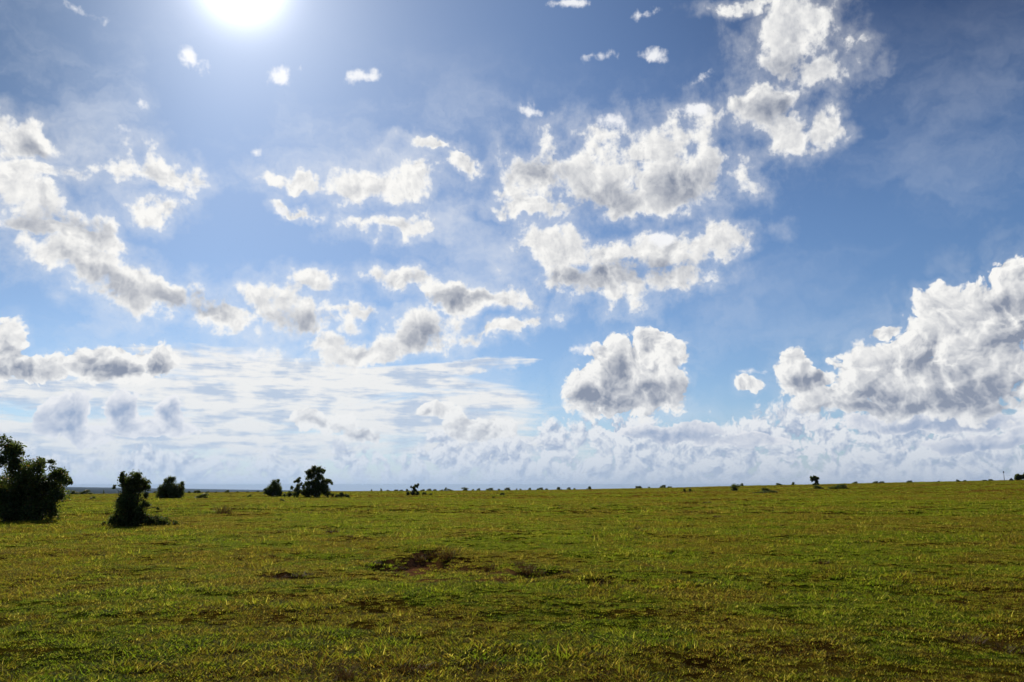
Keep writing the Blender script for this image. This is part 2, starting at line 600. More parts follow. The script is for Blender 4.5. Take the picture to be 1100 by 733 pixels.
# the lowland beyond the ridge: savanna woodland seen from far off
c = T.mix(T.step(dist, 420.0, 900.0), c, (0.017, 0.023, 0.018, 1))
b = T.n.new('ShaderNodeBsdfPrincipled')
T.put(b.inputs['Base Color'], c)
b.inputs['Roughness'].default_value = 0.95
b.inputs['Specular IOR Level'].default_value = 0.0
bump = T.n.new('ShaderNodeBump')
bump.inputs['Strength'].default_value = 0.9
bump.inputs['Distance'].default_value = 0.12
T.put(bump.inputs['Height'], T.mad(speck, 0.5, speck2))
T.put(b.inputs['Normal'], bump.outputs[0])
T.l.new(b.outputs[0], o.inputs[0])

ground = mesh_obj('ground', nv, quads, gmat, smooth=True)
bm = bmesh.new()
bm.from_mesh(ground.data)
bm.verts.ensure_lookup_table()
for f in cap:
    bm.faces.new([bm.verts[i] for i in f]).smooth = True
bm.normal_update()
bm.to_mesh(ground.data)
bm.free()
ba = ground.data.attributes.new('bare', 'FLOAT', 'POINT')
ba.data.foreach_set('value', bare(nv[:, 0], nv[:, 1]).astype(np.float32))
tag(ground, kind='structure')

# ---------------------------------------------------------------- grass (stuff): clumps of blades set over the pasture
def leafy(name, colour_fn, trans=0.45, gloss=0.25, rough=0.5):
    m, T, o = material(name)
    c, ct = colour_fn(T)
    d = T.n.new('ShaderNodeBsdfPrincipled')
    T.put(d.inputs['Base Color'], c)
    d.inputs['Roughness'].default_value = rough
    d.inputs['Specular IOR Level'].default_value = gloss
    tr = T.n.new('ShaderNodeBsdfTranslucent')
    T.put(tr.inputs['Color'], ct)
    mx = T.n.new('ShaderNodeMixShader')
    mx.inputs[0].default_value = trans
    T.l.new(d.outputs[0], mx.inputs[1])
    T.l.new(tr.outputs[0], mx.inputs[2])
    T.l.new(mx.outputs[0], o.inputs[0])
    return m


def grass_colour(T):
    pos = T.n.new('ShaderNodeNewGeometry').outputs['Position']
    c, t, fn = patch_colour(T, pos)
    a = T.n.new('ShaderNodeAttribute')
    a.attribute_name = 'tint'
    own = T.ramp(a.outputs['Fac'], [(0.0, (0.030, 0.014, 0.007)), (0.2, (0.085, 0.048, 0.018)), (0.36, (0.11, 0.085, 0.024)), (0.5, (0.055, 0.075, 0.010)), (0.75, (0.080, 0.125, 0.012)), (0.9, (0.18, 0.18, 0.03)), (1.0, (0.42, 0.34, 0.17))])
    c = T.mix(0.55, c, own)
    ct = T.mix(1.0, c, (3.1, 3.2, 1.0, 1), 'MULTIPLY')
    return c, ct


grass_mat = leafy('grass_blades', grass_colour, 0.58, 0.02, 0.7)


def blades(n, spread, hmin, hmax, width, lean, straw=0.08, dark=0.22, rng=RNG, seg=3):
    """A clump of bent blades as one mesh: vertices, faces (triangles), a tint per vertex."""
    V, F, Tn = [], [], []
    for _ in range(n):
        a, rr = rng.uniform(0, 2 * math.pi), spread * math.sqrt(rng.uniform(0, 1))
        bx, by = rr * math.cos(a), rr * math.sin(a)
        L = rng.uniform(hmin, hmax)
        th = a + rng.normal(0, 1.2)
        bend = abs(rng.normal(lean, 0.35))
        w = width * rng.uniform(0.6, 1.3)
        tw = th + math.pi / 2 + rng.normal(0, 0.7)
        u = rng.uniform()
        t = rng.uniform(0.96, 1.0) if u < straw else (rng.uniform(0, 0.2) if u < straw + dark else rng.uniform(0.25, 0.9))
        i0 = len(V)
        x, y, z, e = bx, by, -0.01, 0.15
        for s in range(seg + 1):
            ww = w * (1 - (s / seg) ** 1.6) * 0.5
            if s == seg:
                V.append((x, y, z)); Tn.append(t)
            else:
                V.append((x - ww * math.cos(tw), y - ww * math.sin(tw), z)); V.append((x + ww * math.cos(tw), y + ww * math.sin(tw), z)); Tn += [t, t]
            e += bend / seg
            st = L / seg
            x += st * math.sin(e) * math.cos(th); y += st * math.sin(e) * math.sin(th); z += st * math.cos(e)
        for s in range(seg):
            a0, b0 = i0 + 2 * s, i0 + 2 * s + 1
            if s == seg - 1:
                F.append((a0, b0, i0 + 2 * seg))
            else:
                F += [(a0, b0, b0 + 2), (a0, b0 + 2, a0 + 2)]
    return np.array(V), np.array(F), np.array(Tn)


protos = bpy.data.collections.new('grass_clumps')
kinds = [dict(n=60, spread=0.13, hmin=0.03, hmax=0.09, width=0.010, lean=1.5),
         dict(n=56, spread=0.12, hmin=0.03, hmax=0.10, width=0.011, lean=1.3),
         dict(n=46, spread=0.14, hmin=0.03, hmax=0.08, width=0.018, lean=1.7, dark=0.05),
         dict(n=60, spread=0.12, hmin=0.03, hmax=0.10, width=0.007, lean=1.2, straw=0.22, dark=0.3),
         dict(n=56, spread=0.13, hmin=0.03, hmax=0.08, width=0.009, lean=1.5, straw=0.06, dark=0.6),
         dict(n=34, spread=0.09, hmin=0.07, hmax=0.17, width=0.008, lean=0.9, straw=0.25, dark=0.3)]
for k in kinds:
    v, f, t = blades(**k)
    ob = mesh_obj('grass_clump', v, f, grass_mat, attr=t)
    COL.objects.unlink(ob)
    protos.objects.link(ob)

pts, rots, scl, idx = [], [], [], []
HALF = math.radians(38)


def scatter(r0, r1, per_m2, smin, smax):
    area = HALF * (r1 * r1 - r0 * r0)
    n = int(area * per_m2)
    rr = np.sqrt(RNG.uniform(r0 * r0, r1 * r1, n))
    aa = RNG.uniform(-HALF, HALF, n)
    x, y = rr * np.sin(aa), rr * np.cos(aa)
    keep = RNG.uniform(0, 1, n) > 0.85 * bare(x, y)
    thin = value_noise(x / 1.3, y / 0.8, 8) + 0.7 * value_noise(x / 0.4, y / 0.4, 9) + 0.5 * value_noise(x / 4.5, y / 4.5, 14)
    keep &= RNG.uniform(0, 1, n) < np.maximum(0.8, 1.1 + 1.5 * thin)
    x, y = x[keep], y[keep]
    lush = np.clip(1 + 1.3 * value_noise(x / 1.7, y / 1.2, 10) + 1.0 * value_noise(x / 0.45, y / 0.45, 12), 0.68, 1.9)
    z = ground_z(x, y)
    n = len(x)
    pts.append(np.stack([x, y, z], 1))
    rots.append(RNG.uniform(0, 2 * math.pi, n))
    scl.append(RNG.uniform(smin, smax, n) * lush)
    pick = np.searchsorted([0.28, 0.52, 0.76, 0.86, 0.97], RNG.uniform(0, 1, n))
    dry = value_noise(x / 3.3, y / 3.3, 13) > 0.12
    pick = np.where(dry & (RNG.uniform(0, 1, n) < 0.5), RNG.integers(3, 5, n), pick)
    dark_pocket = value_noise(x / 0.8, y / 0.6, 15) + 0.5 * value_noise(x / 0.3, y / 0.3, 16) > 0.30  # small random pockets given more dark-bladed clumps
    pick = np.where(dark_pocket & (RNG.uniform(0, 1, n) < 0.7), 4, pick)
    idx.append(pick)


scatter(5.2, 14, 135, 0.58, 1.0)
scatter(14, 26, 100, 0.68, 1.1)
scatter(26, 50, 42, 0.95, 1.6)
scatter(50, 110, 6.0, 1.4, 2.4)
scatter(110, 230, 1.0, 1.7, 3.0)
scatter(230, 396, 0.4, 2.2, 3.6)
pts, rots, scl, idx = np.concatenate(pts), np.concatenate(rots), np.concatenate(scl), np.concatenate(idx)
gme = bpy.data.meshes.new('grass')
gme.vertices.add(len(pts))
gme.vertices.foreach_set('co', pts.astype(np.float32).ravel())
for nm, ty, val in (('turn', 'FLOAT', rots), ('size', 'FLOAT', scl), ('which', 'INT', idx)):
    a = gme.attributes.new(nm, ty, 'POINT')
    a.data.foreach_set('value', val.astype(np.float32 if ty == 'FLOAT' else np.int32))
grass = bpy.data.objects.new('grass', gme)
COL.objects.link(grass)
gme.materials.append(grass_mat)
tag(grass, kind='stuff')
tag(grass, 'short green and straw coloured grass covering the whole plain', 'grass')

ng = bpy.data.node_groups.new('grass_scatter', 'GeometryNodeTree')
ng.interface.new_socket('Geometry', in_out='INPUT', socket_type='NodeSocketGeometry')
ng.interface.new_socket('Geometry', in_out='OUTPUT', socket_type='NodeSocketGeometry')
gi, go = ng.nodes.new('NodeGroupInput'), ng.nodes.new('NodeGroupOutput')
ip = ng.nodes.new('GeometryNodeInstanceOnPoints')
cn = ng.nodes.new('GeometryNodeCollectionInfo')
cn.inputs['Collection'].default_value = protos
cn.inputs['Separate Children'].default_value = True
cn.inputs['Reset Children'].default_value = True


def named(nm, ty):
    n = ng.nodes.new('GeometryNodeInputNamedAttribute')
    n.data_type = ty
    n.inputs['Name'].default_value = nm
    return n.outputs['Attribute']


cx = ng.nodes.new('ShaderNodeCombineXYZ')
ng.links.new(named('turn', 'FLOAT'), cx.inputs['Z'])
ng.links.new(gi.outputs[0], ip.inputs['Points'])
ng.links.new(cn.outputs[0], ip.inputs['Instance'])
ip.inputs['Pick Instance'].default_value = True
ng.links.new(named('which', 'INT'), ip.inputs['Instance Index'])
ng.links.new(cx.outputs[0], ip.inputs['Rotation'])
ng.links.new(named('size', 'FLOAT'), ip.inputs['Scale'])
ng.links.new(ip.outputs[0], go.inputs[0])
md = grass.modifiers.new('scatter', 'NODES')
md.node_group = ng
# ---------------------------------------------------------------- trees and bushes
def leaf_colour(T):
    a = T.n.new('ShaderNodeAttribute')
    a.attribute_name = 'tint'
    c = T.ramp(a.outputs['Fac'], [(0.0, (0.038, 0.054, 0.017)), (0.5, (0.068, 0.094, 0.026)), (0.85, (0.10, 0.11, 0.032)), (1.0, (0.13, 0.075, 0.03))])
    return c, T.mix(1.0, c, (2.0, 2.0, 0.9, 1), 'MULTIPLY')


leaf_mat = leafy('bush_leaves', leaf_colour, 0.45, 0.25, 0.5)


def dry_colour(T):
    a = T.n.new('ShaderNodeAttribute')
    a.attribute_name = 'tint'
    c = T.ramp(a.outputs['Fac'], [(0.0, (0.060, 0.030, 0.012)), (0.5, (0.11, 0.062, 0.022)), (0.8, (0.085, 0.085, 0.016)), (1.0, (0.20, 0.13, 0.05))])
    return c, T.mix(1.0, c, (1.3, 1.2, 0.8, 1), 'MULTIPLY')


dry_mat = leafy('dry_blades', dry_colour, 0.3, 0.1, 0.6)

bark, T, o = material('bark')
pos = T.n.new('ShaderNodeNewGeometry').outputs['Position']
b = T.n.new('ShaderNodeBsdfPrincipled')
T.put(b.inputs['Base Color'], T.ramp(T.noise(T.mapping(pos, scale=(6, 6, 1.5)), 4.0, 5.0, 0.6), [(0.3, (0.028, 0.021, 0.015)), (0.7, (0.085, 0.066, 0.050))]))
b.inputs['Roughness'].default_value = 0.9
T.l.new(b.outputs[0], o.inputs[0])


def leaves(centres, n, size, rng, warm=0.08):
    """n leaf faces scattered round the clump centres [(x, y, z, r)]: pointed, folded, each at its own angle."""
    cen = np.asarray(centres, dtype=float)
    w = cen[:, 3] ** 1.8
    pick = rng.choice(len(cen), n, p=w / w.sum())
    g = rng.normal(0, 1, (n, 3))
    g /= np.linalg.norm(g, axis=1)[:, None]
    g *= (rng.uniform(0, 1, n) ** 0.45)[:, None]
    stray = np.where(rng.uniform(0, 1, n) < 0.14, rng.uniform(1.0, 1.55, n), 1.0)[:, None]
    c = cen[pick, :3] + g * cen[pick, 3:4] * stray
    a = rng.normal(0, 1, (n, 3)); a[:, 2] -= 0.3
    a /= np.linalg.norm(a, axis=1)[:, None]
    q = np.cross(a, rng.normal(0, 1, (n, 3)))
    q /= np.linalg.norm(q, axis=1)[:, None]
    nn = np.cross(a, q)
    L = (size * rng.uniform(0.6, 1.35, n))[:, None]
    wd = L * 0.30
    v = np.stack([c - a * L * 0.5, c + q * wd + nn * wd * 0.5, c + a * L * 0.5, c - q * wd + nn * wd * 0.5], 1).reshape(-1, 3)
    i = np.arange(n)[:, None] * 4
    f = np.concatenate([i + [0, 1, 2], i + [0, 2, 3]], 0)
    t = np.clip(rng.beta(2, 2.6, n) + (rng.uniform(0, 1, n) < warm) * 0.6, 0, 1)
    return v, f, np.repeat(t, 4)


def tubes(paths, sides=6):
    """Tapered tubes along paths [[(x, y, z, r), ...], ...] as one set of vertices and quads."""
    V, F = [], []
    for p in paths:
        i0 = len(V)
        for k, (x, y, z, r) in enumerate(p):
            a = Vector(p[min(k + 1, len(p) - 1)][:3]) - Vector(p[max(k - 1, 0)][:3])
            a = a.normalized() if a.length > 1e-6 else Vector((0, 0, 1))
            u = a.orthogonal().normalized()
            w = a.cross(u)
            for s in range(sides):
                an = 2 * math.pi * s / sides
                V.append(tuple(Vector((x, y, z)) + (u * math.cos(an) + w * math.sin(an)) * r))
        for k in range(len(p) - 1):
            for s in range(sides):
                a0, a1 = i0 + k * sides + s, i0 + k * sides + (s + 1) % sides
                F.append((a0, a1, a1 + sides, a0 + sides))
        F.append(tuple(i0 + s for s in range(sides))[::-1])
        F.append(tuple(i0 + (len(p) - 1) * sides + s for s in range(sides)))
    return V, F


def limb(a, b, r0, r1, rng, n=5, wob=0.08):
    a, b = np.array(a), np.array(b)
    L = np.linalg.norm(b - a)
    out = []
    for k in range(n + 1):
        t = k / n
        p = a + (b - a) * t
        p[2] += L * 0.10 * math.sin(math.pi * t)
        if 0 < k < n:
            p += rng.normal(0, wob * L * 0.5, 3)
        out.append((*p, r0 + (r1 - r0) * t))
    return out


def metres_per_px(x, y, z):
    """How many metres one pixel of the photograph spans at this place."""
    return (y * math.cos(PITCH) + (z - EYE) * math.sin(PITCH)) / FPX


def bush(name, label, category, base, blobs, n_leaves, leaf, seed, group=None, trunk=0.09, subs=12, sub_r=(0.34, 0.6), depth=0.75, warm=0.08, stems=(0.0,)):
    """A tree or bush whose clumps stand where the photograph shows them: base (px, py), blobs [(px, py, radius px)]."""
    rng = np.random.default_rng(seed)
    x0, y0, z0 = hit(*base)
    m = metres_per_px(x0, y0, z0)
    side, away = Vector((1, 0, 0)), Vector((0, 1, 0))
    root = bpy.data.objects.new(name, None)
    root.empty_display_size = 0.3
    root.location = (x0, y0, z0)
    COL.objects.link(root)
    tag(root, label, category, group)
    main, cl = [], []
    wide = max(abs(b[0] - base[0]) + b[2] for b in blobs) * m
    for bx, by, br in blobs:
        off = rng.uniform(-1, 1) * depth * max(br * m, wide * 0.3)
        c = side * ((bx - base[0]) * m) + away * off
        z = (base[1] - by) * m
        main.append((c.x, c.y, z, br * m))
        for _ in range(subs):
            g = rng.normal(0, 1, 3)
            g /= np.linalg.norm(g)
            g *= br * m * rng.uniform(0.25, 0.85)
            r = br * m * rng.uniform(*sub_r)
            cl.append((c.x + g[0], c.y + g[1], max(z + g[2], r * 0.6), r))
    v, f, t = leaves(cl, n_leaves, leaf, rng, warm)
    v[:, 2] = np.maximum(v[:, 2], -0.02)
    mesh_obj('crown', v, f, leaf_mat, root, attr=t)
    paths = []
    for k, s in enumerate(stems):
        foot = side * s
        paths.append([(foot.x, foot.y, -0.15, trunk * 1.3), (foot.x, foot.y, 0.05, trunk), (foot.x * 0.9 + rng.normal(0, .03), foot.y * 0.9, max(b[2] for b in main) * 0.30, trunk * 0.75)])
    for mx, my, mz, mr in main:
        st = paths[int(rng.integers(0, len(stems)))][-1][:3]
        lo = np.array(st) * (0.35 + 0.6 * min(1.0, mz / max(0.3, st[2] * 3)))
        paths.append(limb(lo, (mx, my, mz), trunk * 0.6, trunk * 0.15, rng))
        for _ in range(3):
            g = rng.normal(0, 1, 3); g /= np.linalg.norm(g)
            paths.append(limb((mx, my, mz), np.array((mx, my, mz)) + g * mr * 0.8, trunk * 0.16, trunk * 0.05, rng, 3))
    tv, tf = tubes(paths)
    mesh_obj('trunk', tv, tf, bark, root, smooth=True)
    return root


bush('large_bush', 'large dense dark bush cut off by the left edge of the view', 'bush', (18, 560),
     [(6, 484, 10), (-8, 482, 13), (4, 496, 12), (14, 500, 9), (20, 510, 15), (38, 505, 13), (32, 499, 7), (55, 510, 9), (66, 516, 8), (62, 508, 6), (0, 525, 24), (22, 532, 24), (45, 530, 19), (10, 548, 16),
      (35, 547, 15), (52, 545, 11), (-20, 530, 26), (-22, 550, 18), (-30, 505, 18), (60, 531, 9), (46, 497, 4), (72, 519, 3), (28, 520, 18), (48, 520, 13), (10, 535, 20), (40, 556, 10), (15, 556, 10), (28, 552, 12), (56, 553, 8), (0, 556, 10), (20, 545, 18)],
     46000, 0.11, 21, trunk=0.07, stems=(-0.6, 0.1, 0.7), depth=0.5)
bush('small_tree', 'bushy small tree with thick leafy stem and skirt of low branches spreading right', 'tree', (139, 566),
     [(139, 517, 9), (130, 518, 7), (148, 518, 8), (124, 516, 3.5), (155, 519, 4), (138, 529, 10), (147, 527, 7), (132, 532, 8), (137, 542, 11), (128, 545, 7), (146, 545, 8), (138, 555, 13), (127, 558, 9),
      (150, 557, 9), (160, 543, 4), (155, 541, 4), (153, 550, 5), (166, 547, 2), (163, 560, 7), (174, 560, 5), (182, 562, 4), (187, 563, 3), (118, 562, 5), (109, 563, 3), (120, 524, 2.5), (145, 511, 4), (131, 511, 4), (156, 533, 3.5), (138, 523, 10), (140, 536, 9), (139, 549, 12), (130, 562, 8), (145, 562, 9), (155, 562, 7), (138, 562, 9), (168, 561, 6), (178, 562, 5), (123, 562, 6), (160, 556, 6), (152, 549, 6), (126, 551, 6), (186, 563, 4), (172, 558, 4), (115, 563, 5), (127, 537, 5), (152, 524, 5), (126, 524, 5)],
     26000, 0.075, 22, trunk=0.06, stems=(-0.1, 0.12), depth=0.6)
bush('round_bush', 'dark domed bush with small separate tuft of leaves at its right', 'bush', (182, 535.5),
     [(181, 523, 9), (176, 528, 8), (187, 527, 8), (180, 516, 4), (184, 515, 3.5), (172, 531, 6), (192, 530, 5.5), (195, 520, 3.2), (194, 524, 3), (181, 531, 7), (176, 533, 5), (187, 533, 5), (182, 527, 9), (192, 533, 3)],
     10000, 0.22, 23, trunk=0.12, depth=0.5)
bush('round_bush', 'upright oval dark bush just left of the tallest tree on the plain', 'bush', (293, 533.5),
     [(294, 519, 4.5), (294, 524, 7), (289, 526, 5.5), (299, 526, 5), (293, 530, 6.5), (286, 529, 3.5), (300, 530, 4), (297, 517.5, 2.5), (284.5, 526, 1.6), (294, 527, 8), (288, 531, 4), (299, 531.5, 3.5)],
     8000, 0.22, 24, trunk=0.12, depth=0.6)
bush('spreading_tree', 'spreading dark tree with open upper crown, tallest on the far plain', 'tree', (333, 534.5),
     [(336, 505, 4.5), (330, 506.5, 4), (342, 505.5, 4.5), (346, 507, 2.5), (336, 512, 4), (341, 514, 4.5), (335, 519, 5), (345, 520, 5.5), (351, 518, 4), (355, 519.5, 2), (350, 526, 5.5), (340, 526, 7), (330, 527, 6),
      (320, 516, 3.2), (316, 518, 2.2), (322, 520, 2.2), (314, 524.5, 2.4), (325, 523, 2.4), (312, 531, 4), (320, 531, 4.5), (330, 531.5, 4.5), (342, 531.5, 4.5), (352, 531, 3.8), (358, 532, 2.2), (306, 532, 2), (336, 508, 6), (332, 513, 5), (343, 511, 5), (339, 517, 6.5), (346, 524, 6), (331, 521, 5), (320, 523, 3.5), (318, 528, 4.5), (339, 522, 7), (337, 529, 6), (347, 529, 5), (325, 530, 4.5)],
     24000, 0.21, 25, trunk=0.10, stems=(-0.5, 0.2, 0.8), depth=0.5, sub_r=(0.30, 0.52), subs=12)
bush('low_bush', 'low pointed dark bush right beside the tallest tree', 'bush', (367, 534.6),
     [(367, 532, 3), (363, 533, 2.4), (372, 533, 2.4), (366, 530.3, 1.3), (360, 534, 1.2), (375, 534, 1)], 2500, 0.15, 26, trunk=0.06)
bush('leaning_tree', 'small leaning tree rising from dark scrub mid horizon', 'tree', (443, 532.6),
     [(444, 524, 2.2), (447, 522.5, 2.6), (449, 521.3, 1.5), (441.5, 523.5, 1.1), (446, 527, 2), (443, 530, 3), (438.5, 531, 2.2), (448, 530.5, 2.4), (437, 527.3, 1.4)], 3200, 0.24, 27, trunk=0.11, sub_r=(0.3, 0.5))
bush('lone_tree', 'lone small round crowned tree on the right hand rise', 'tree', (876.5, 521.3),
     [(874, 514.5, 2.6), (877.5, 515, 2.8), (875.5, 512.8, 1.6), (872.3, 514.2, 1.5), (879.4, 514.2, 1.5), (877.5, 518, 1.7), (876, 520, 1.4), (879, 520.3, 1.2), (873.6, 520.6, 1.0)], 3000, 0.45, 28, trunk=0.25, sub_r=(0.3, 0.5))
bush('edge_tree', 'dark rounded tree beside the grey hut at far right edge', 'tree', (1093.3, 516.2),
     [(1092.5, 512.3, 2.6), (1094.8, 511.8, 2.4), (1090.6, 514, 1.8), (1096, 514, 1.9), (1093, 514.5, 2)], 2200, 0.5, 29, trunk=0.2)
bush('edge_tree', 'dark tree cut off by the right edge of the view', 'tree', (1100.5, 516),
     [(1099.3, 511.6, 2.2), (1102, 511, 3), (1105, 512, 3), (1099.5, 513.6, 1.7), (1103, 514, 2.4)], 2200, 0.5, 30, trunk=0.2)

# ---------------------------------------------------------------- small far bushes, one copy for each
protos_b = []
for k in range(6):
    rng = np.random.default_rng(60 + k)
    lobes = [(rng.uniform(-0.34, 0.34), rng.uniform(-0.3, 0.3), rng.uniform(0.18, 0.72) * (1.0 if k % 2 else 0.8), rng.uniform(0.16, 0.27)) for _ in range(9)]
    lobes += [(rng.uniform(-0.4, 0.4), rng.uniform(-0.3, 0.3), 0.14, 0.17) for _ in range(5)]
    v, f, t = leaves(lobes, 1100, 0.12, rng)
    v[:, 2] = np.maximum(v[:, 2], -0.02)
    me = mesh_obj('far_bush', v, f, leaf_mat, attr=t)
    COL.objects.unlink(me)
    protos_b.append(me.data)
    bpy.data.objects.remove(me)

ORD = 'first second third fourth fifth sixth seventh eighth ninth tenth eleventh twelfth thirteenth fourteenth fifteenth sixteenth seventeenth eighteenth nineteenth twentieth'.split()


def far_bush(name, px, py, w, h, label, category='bush', group=None):
    x, y, z = hit(px, py)
    m = metres_per_px(x, y, z)
    k = int(px * 7) % len(protos_b)
    ob = bpy.data.objects.new(name, protos_b[k])
    ob.location = (x, y, z - 0.03)
    ob.rotation_euler = (0, 0, math.pi if int(px) % 2 else 0)
    ob.scale = (w * m * 1.08, max(w * m * 0.8, 0.5), h * m * 1.25)
    COL.objects.link(ob)
    return tag(ob, label, category, group)


# the far row along the skyline: (px, base py, width px, height px)
row_left = [(79.5, 530.8, 8, 4.2), (90, 530.8, 9, 4.6), (97, 531, 5, 1.8), (111.5, 530.6, 1.2, 4.5), (167, 530, 4, 2.2)]
row_mid_left = [(203, 529.9, 3, 2.2), (212, 529.9, 8, 3.6), (222, 529.7, 4, 2), (232, 529.6, 3, 1.6), (244, 529.4, 5, 3), (255, 529.3, 3, 1.4), (266, 529.1, 3, 1.4), (276, 529, 4, 1.6)]
row_centre_left = [(399, 527.9, 2.2, 2), (409.5, 527.9, 2.2, 3.2), (417.5, 527.9, 4, 1.6), (425.5, 527.9, 5, 2.2), (431, 527.9, 4, 1.6)]
row_centre = [(454, 527.6, 5, 2), (461, 527.5, 5, 2.2), (467, 527.4, 4, 1.7), (474, 527.4, 4, 1.5), (478.3, 527.4, 2.6, 3.8), (483.5, 527.4, 6, 2.2), (499, 527.3, 7, 3.2), (508, 527.2, 3, 1.8), (514, 527.2, 4, 2.8),
              (526, 527.1, 8, 3), (536, 527, 3, 2), (545, 526.9, 6, 2.8), (555, 526.8, 2, 2), (559, 526.7, 2.4, 1.4), (569, 526.6, 3, 2.2), (580, 526.5, 7, 2.8), (587, 526.4, 3, 1.6), (600.5, 526.3, 6, 2.8), (611, 526.2, 4, 2.4), (617, 526, 2.4, 1.5)]
row_right = [(633, 525.8, 5.5, 3), (686, 524.8, 7, 3), (697, 524.6, 3, 1.5), (712, 524.3, 6.5, 3.4), (719.5, 524.1, 5, 1.8), (797, 522.4, 3.2, 3), (837.5, 521.5, 7, 2.4), (852.5, 521.2, 5, 3)]
row_far_right = [(918, 519.8, 6, 2.4), (940, 519.5, 6, 2.6), (947, 519.3, 6, 2), (977, 518.6, 6, 2.2), (1008, 518, 3, 1.5), (1029.5, 517.6, 4.4, 2.4), (1036, 517.5, 4, 1.8), (1058, 516.9, 5, 1.6), (1064.5, 516.8, 5, 1.9)]
GH = 'small bushes along the skyline'
for row, where in ((row_left, 'tiny dark bush on the skyline between the large edge bush and the domed bush'),
                   (row_mid_left, 'tiny dark bush on the skyline between the domed and oval bushes'),
                   (row_centre_left, 'tiny dark bush on the skyline left of the leaning tree'),
                   (row_centre, 'tiny dark bush on the skyline right of the leaning tree'),
                   (row_right, 'tiny dark bush on the skyline left of the lone round tree'),
                   (row_far_right, 'tiny dark bush on the skyline right of the lone round tree')):
    rl = row if ' left of' not in where else row[::-1]
    for k, (px, py, w, h) in enumerate(rl):
        far_bush('skyline_bush', px, py, w, h, where.replace('tiny', ORD[k] + ' tiny', 1), group=GH)

GS = 'low dark scrub clumps on the plain'
for px, py, w, h, lab in ((216, 535.2, 11, 3.6, 'low dark scrub clump on the grass just right of the domed bush'),
                          (268, 534, 5, 2, 'tiny scrub clump on the grass just left of the oval bush'),
                          (303.5, 538.6, 4.5, 2.2, 'tiny scrub clump on the grass below the oval bush'),
                          (100, 536.2, 6, 2.2, 'tiny scrub clump on the grass between large bush and small leafy tree'),
                          (455.5, 531.8, 5, 2.6, 'small scrub clump just right of the leaning tree'),
                          (462, 532, 4, 1.5, 'very low scrub patch second to the right of the leaning tree'),
                          (539.5, 532, 5, 2.2, 'small scrub clump on the grass below the skyline bushes at centre'),
                          (530, 535.6, 2.4, 1.8, 'tiny scrub speck on the grass at centre, nearest below the skyline row'),
                          (735, 528.5, 4, 2.4, 'left one of two touching low scrub clumps right of centre'),
                          (741, 528.5, 4.6, 2.4, 'right one of two touching low scrub clumps right of centre'),
                          (790.5, 527.3, 10, 4.4, 'square dark scrub clump left of the long scrub strip'),
                          (822, 529.6, 23, 1.7, 'long thin dark scrub strip on the right hand rise'),
                          (823.5, 527.8, 10, 2.6, 'low scrub clump directly behind the long thin scrub strip'),
                          (879.5, 525.3, 10, 2.7, 'low scrub clump on the grass below the lone round tree'),
                          (900, 525.2, 17, 3.6, 'broad flat dark scrub clump right below the lone round tree')):
    far_bush('scrub_clump', px, py, w * 1.05, h * 1.45, lab, 'scrub', GS)

# ---------------------------------------------------------------- weeds and dry tussocks standing out of the short grass
tus = []
for k, kw in enumerate((dict(n=150, spread=0.16, hmin=0.15, hmax=0.42, width=0.012, lean=0.9, straw=0.03, dark=0.75),
                        dict(n=130, spread=0.20, hmin=0.10, hmax=0.30, width=0.014, lean=1.1, straw=0.05, dark=0.6),
                        dict(n=140, spread=0.22, hmin=0.10, hmax=0.24, width=0.018, lean=1.2, straw=0.0, dark=0.55))):
    v, f, t = blades(rng=np.random.default_rng(90 + k), **kw)
    me = mesh_obj('tussock', v, f, dry_mat, attr=t)
    COL.objects.unlink(me)
    tus.append(me.data)
    bpy.data.objects.remove(me)


def tussock(px, py, w, h, label, k=0, group='dark tussocks in the pasture', name='grass_tussock'):
    x, y, z = hit(px, py)
    m = metres_per_px(x, y, z)
    ob = bpy.data.objects.new(name, tus[k])
    ob.location = (x, y, z - 0.02)
    ob.rotation_euler = (0, 0, px)
    hh = {0: 0.30, 1: 0.22, 2: 0.18}[k]
    s = w * m / 0.5
    ob.scale = (s, s * 0.8, h * m / hh)
    COL.objects.link(ob)
    return tag(ob, label, 'grass tussock', group)


